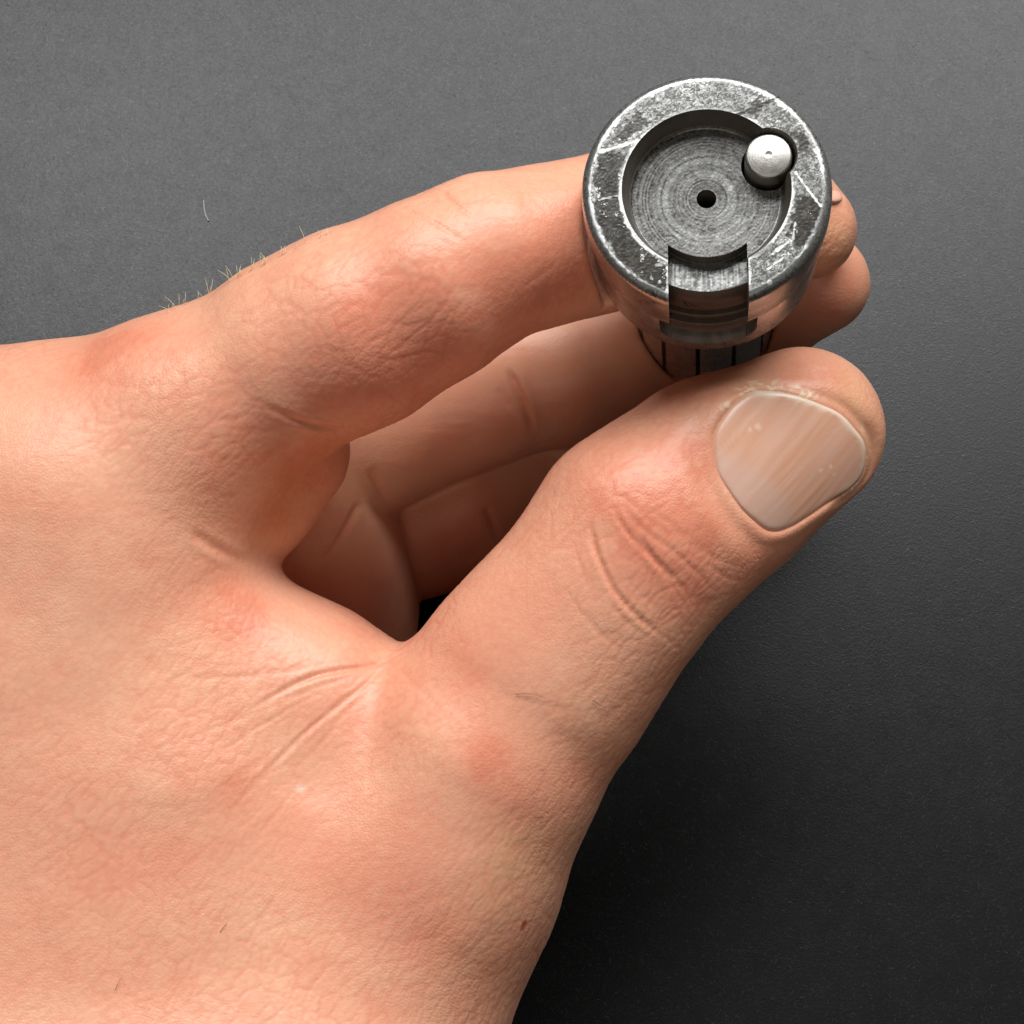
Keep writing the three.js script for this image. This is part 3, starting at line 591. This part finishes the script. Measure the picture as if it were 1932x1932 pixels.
  { // slot through the near side of the ring, down to the ledge
    const sh = new THREE.Shape(), ri = 0.495 * R, a0 = Math.asin(SLOT / ri);
    sh.moveTo(-SLOT, -Math.cos(a0) * ri);
    for (let i = 1; i <= 24; i++) { const a = -a0 + 2 * a0 * i / 24; sh.lineTo(Math.sin(a) * ri, -Math.cos(a) * ri); }
    sh.lineTo(SLOT, -R * 1.3); sh.lineTo(-SLOT, -R * 1.3); sh.closePath();
    const g = new THREE.ExtrudeGeometry(sh, { depth: 12, bevelEnabled: false }).rotateX(-Math.PI / 2).translate(0, LEDGE, 0);
    head = cut(head, S(g));
    // the rounded front of the ledge and the face under it, set back from the ring
    const prof = lathe([[0.735 * R, 3], [0.735 * R, LEDGE + 0.1], [0.742 * R, LEDGE - 0.04], [0.765 * R, LEDGE - 0.28], [0.79 * R, LEDGE - 0.75], [0.8 * R, LEDGE - 1.2], [0.802 * R, -9.04], [0.8021 * R, -9.1], [0.81 * R, -9.101], [1.35 * R, -9.1], [1.35 * R, 3], [0.735 * R, 3]], 200);
    const slab = new THREE.BoxGeometry(2 * SLOT, 14, 2 * R).translate(0, -4, R + 0.2 * R);
    const face = ev.evaluate(brush(S(prof)), brush(S(slab)), INTERSECTION); face.updateMatrixWorld();
    head = ev.evaluate(head, face, SUBTRACTION);
    // the wide window below it, with rounded lower corners
    const w = new THREE.Shape(), wx = 0.4 * R;
    w.moveTo(-wx, -8.3); w.lineTo(-wx, -11.6); w.quadraticCurveTo(-wx, -13.7, -wx + 2, -13.7); w.lineTo(wx - 2, -13.7); w.quadraticCurveTo(wx, -13.7, wx, -11.6); w.lineTo(wx, -8.3); w.closePath();
    head = cut(head, S(new THREE.ExtrudeGeometry(w, { depth: 6, bevelEnabled: false, curveSegments: 10 }).translate(0, 0, 0.68 * R)));
  }
  head = cut(head, S(new THREE.CylinderGeometry(1.02, 1.02, 16, 40).translate(0, -6, 0)));                                     // centre hole
  head = cut(head, S(lathe([[0.0001, -9], [2.75, -9], [2.75, -0.3], [2.95, 0.02], [3.2, 2], [0.0001, 2]], 64).translate(PIN[0], 0, PIN[1])));   // pocket of the pin
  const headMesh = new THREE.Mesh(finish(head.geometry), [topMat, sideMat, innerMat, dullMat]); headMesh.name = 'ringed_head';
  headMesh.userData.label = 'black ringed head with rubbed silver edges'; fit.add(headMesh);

  // pin with a shallow cone top and a drilled dimple
  const pinPts = [[0.0001, -8.5], [2.35, -8.5], [2.4, -8], [2.4, -0.75], [2.37, -0.6], [2.27, -0.47]];
  for (let i = 1; i <= 12; i++) { const t = i / 12; pinPts.push([2.27 * (1 - t) + 0.42 * t, -0.47 + 0.36 * t + 0.05 * Math.sin(Math.PI * t)]); }
  pinPts.push([0.36, -0.115], [0.24, -0.16], [0.12, -0.2], [0.0001, -0.21]);
  const pinBump = texture(256, (u, v, o) => { const n = noiseT(u * 8, v * 220, 220, 61) * 0.5 + noiseT(u * 40, v * 40, 40, 62) * 0.25; o[0] = o[1] = o[2] = 0.5 + 0.4 * n; });
  const pin = new THREE.Mesh(S(lathe(pinPts, 72).translate(PIN[0], 0.15, PIN[1])), new THREE.MeshPhysicalMaterial({ color: new THREE.Color().setRGB(0.41, 0.4, 0.365), metalness: 1, roughness: 0.4, bumpMap: pinBump, bumpScale: 0.00002 }));
  pin.name = 'pin'; pin.userData.label = 'bright silver pin with a dimple in its domed top'; fit.add(pin);

  // tab in the window
  const arc = (r0, r1, y0, y1, a0, a1, n = 18) => {            // a piece of a ring
    const sh = new THREE.Shape();
    for (let i = 0; i <= n; i++) { const a = mix(a0, a1, i / n); sh[i ? 'lineTo' : 'moveTo'](Math.sin(a) * r1, -Math.cos(a) * r1); }
    for (let i = n; i >= 0; i--) { const a = mix(a0, a1, i / n); sh.lineTo(Math.sin(a) * r0, -Math.cos(a) * r0); }
    sh.closePath();
    const bv = Math.min(0.12, (r1 - r0) * 0.2, (y1 - y0) * 0.2);
    return S(new THREE.ExtrudeGeometry(sh, { depth: y1 - y0 - 2 * bv, bevelEnabled: true, bevelThickness: bv, bevelSize: bv, bevelOffset: -bv, bevelSegments: 2 }).rotateX(-Math.PI / 2).translate(0, y0 + bv, 0));
  };
  const sideOf = (g) => { const q = g.index ? g.toNonIndexed() : g, p = q.attributes.position, uv = new Float32Array(p.count * 2); for (let i = 0; i < p.count; i++) { const x = p.getX(i) / MM, y = p.getY(i) / MM, z = p.getZ(i) / MM; uv[i * 2] = Math.atan2(x, z) * R / 20 + 0.13; uv[i * 2 + 1] = (y + Math.hypot(x, z)) / 20; } q.setAttribute('uv', new THREE.BufferAttribute(uv, 2)); return q; };
  const tab = new THREE.Mesh(sideOf(arc(0.74 * R, 0.875 * R, -12.7, -10.3, -0.38, 0.43)), dullMat); tab.name = 'tab'; fit.add(tab);
  const shelf = new THREE.Mesh(sideOf(arc(0.74 * R, 0.83 * R, -9.9, -9.2, -0.45, 0.46)), dullMat); shelf.name = 'ledge_strip'; fit.add(shelf);

  // stamped mark on the face under the ledge
  {
    const bar = (x0, y0, x1, y1, w) => { const l = Math.hypot(x1 - x0, y1 - y0), g = new THREE.BoxGeometry(l + w * 0.6, w, 0.03); g.rotateZ(Math.atan2(y1 - y0, x1 - x0)); g.translate((x0 + x1) / 2, (y0 + y1) / 2, 0); const p = g.attributes.position; for (let i = 0; i < p.count; i++) { const x = p.getX(i); p.setZ(i, p.getZ(i) + Math.sqrt((0.801 * R) ** 2 - x * x) + 0.004); } return g; };
    const g = mergeGeometries([bar(-2.55, -6.3, -2.3, -6.9, 0.2), bar(-2.38, -6.9, -2.1, -7.6, 0.2), bar(-2.3, -6.5, -1.55, -6.65, 0.1), bar(-1.55, -6.65, -1.75, -7.1, 0.12), bar(-1.75, -7.1, -2.1, -7.6, 0.09), bar(-1.35, -6.95, -1.1, -6.9, 0.08), bar(-1.3, -7.0, -1.55, -7.7, 0.1)]);
    const m = new THREE.Mesh(S(g), darkMat); m.name = 'stamped_mark'; fit.add(m);
  }
  // split barrel below the head
  const core = new THREE.Mesh(S(lathe([[0.0001, -BARREL_END], [BARREL_R - 0.9, -BARREL_END], [BARREL_R - 0.75, -HEAD_LEN - 0.01], [0.0001, -HEAD_LEN - 0.01]], 72)), darkMat); core.name = 'barrel_core'; fit.add(core);
  const lip = new THREE.Mesh(sideOf(S(lathe([[BARREL_R - 0.8, -18.8], [BARREL_R + 0.35, -18.8], [BARREL_R + 0.5, -18.6], [BARREL_R + 0.5, -16.8], [BARREL_R + 0.3, -16.21], [BARREL_R - 0.8, -16.21]], 96))), sideMat); lip.name = 'barrel_lip'; fit.add(lip);
  const NS = 12;
  for (let i = 0; i < NS; i++) {
    const a = i / NS * Math.PI * 2 + 0.13, h = Math.PI / NS - 0.032;
    const s = new THREE.Mesh(sideOf(arc(BARREL_R - 0.8, BARREL_R + (i % 3 === 1 ? 0.05 : 0), -BARREL_END + 0.4, -19 - (i % 2 ? 0.25 : 0), a - h, a + h, 6)), sideMat);
    s.name = i ? 'barrel_segment_' + String(i).padStart(3, '0') : 'barrel_segment'; fit.add(s);
  }
  scene.add(tag(fit, 'worn black round metal fitting with recessed face and silver pin held in the fingertips', 'metal fitting'));
}

// ------------------------------------------------------------------ a thread of lint on the mat
{
  const onMat = (sx, sy) => { const o = camera.position.clone(), d = P(sx, sy, 0).multiplyScalar(MM).applyMatrix4(RIG).sub(o), t = -(o.y - 0.0001) / d.y; return o.addScaledVector(d, t); };
  const c = new THREE.CatmullRomCurve3([[384, 378], [385, 392], [388, 406], [393, 417]].map(([x, y]) => onMat(x, y)));
  const lint = new THREE.Mesh(new THREE.TubeGeometry(c, 20, 0.00012, 6), new THREE.MeshStandardMaterial({ color: 0x8f918d, roughness: 0.9 }));
  lint.name = 'lint_thread';
  scene.add(tag(lint, 'short pale thread of lint lying on the dark mat', 'lint'));
}

renderer.render(scene, camera);
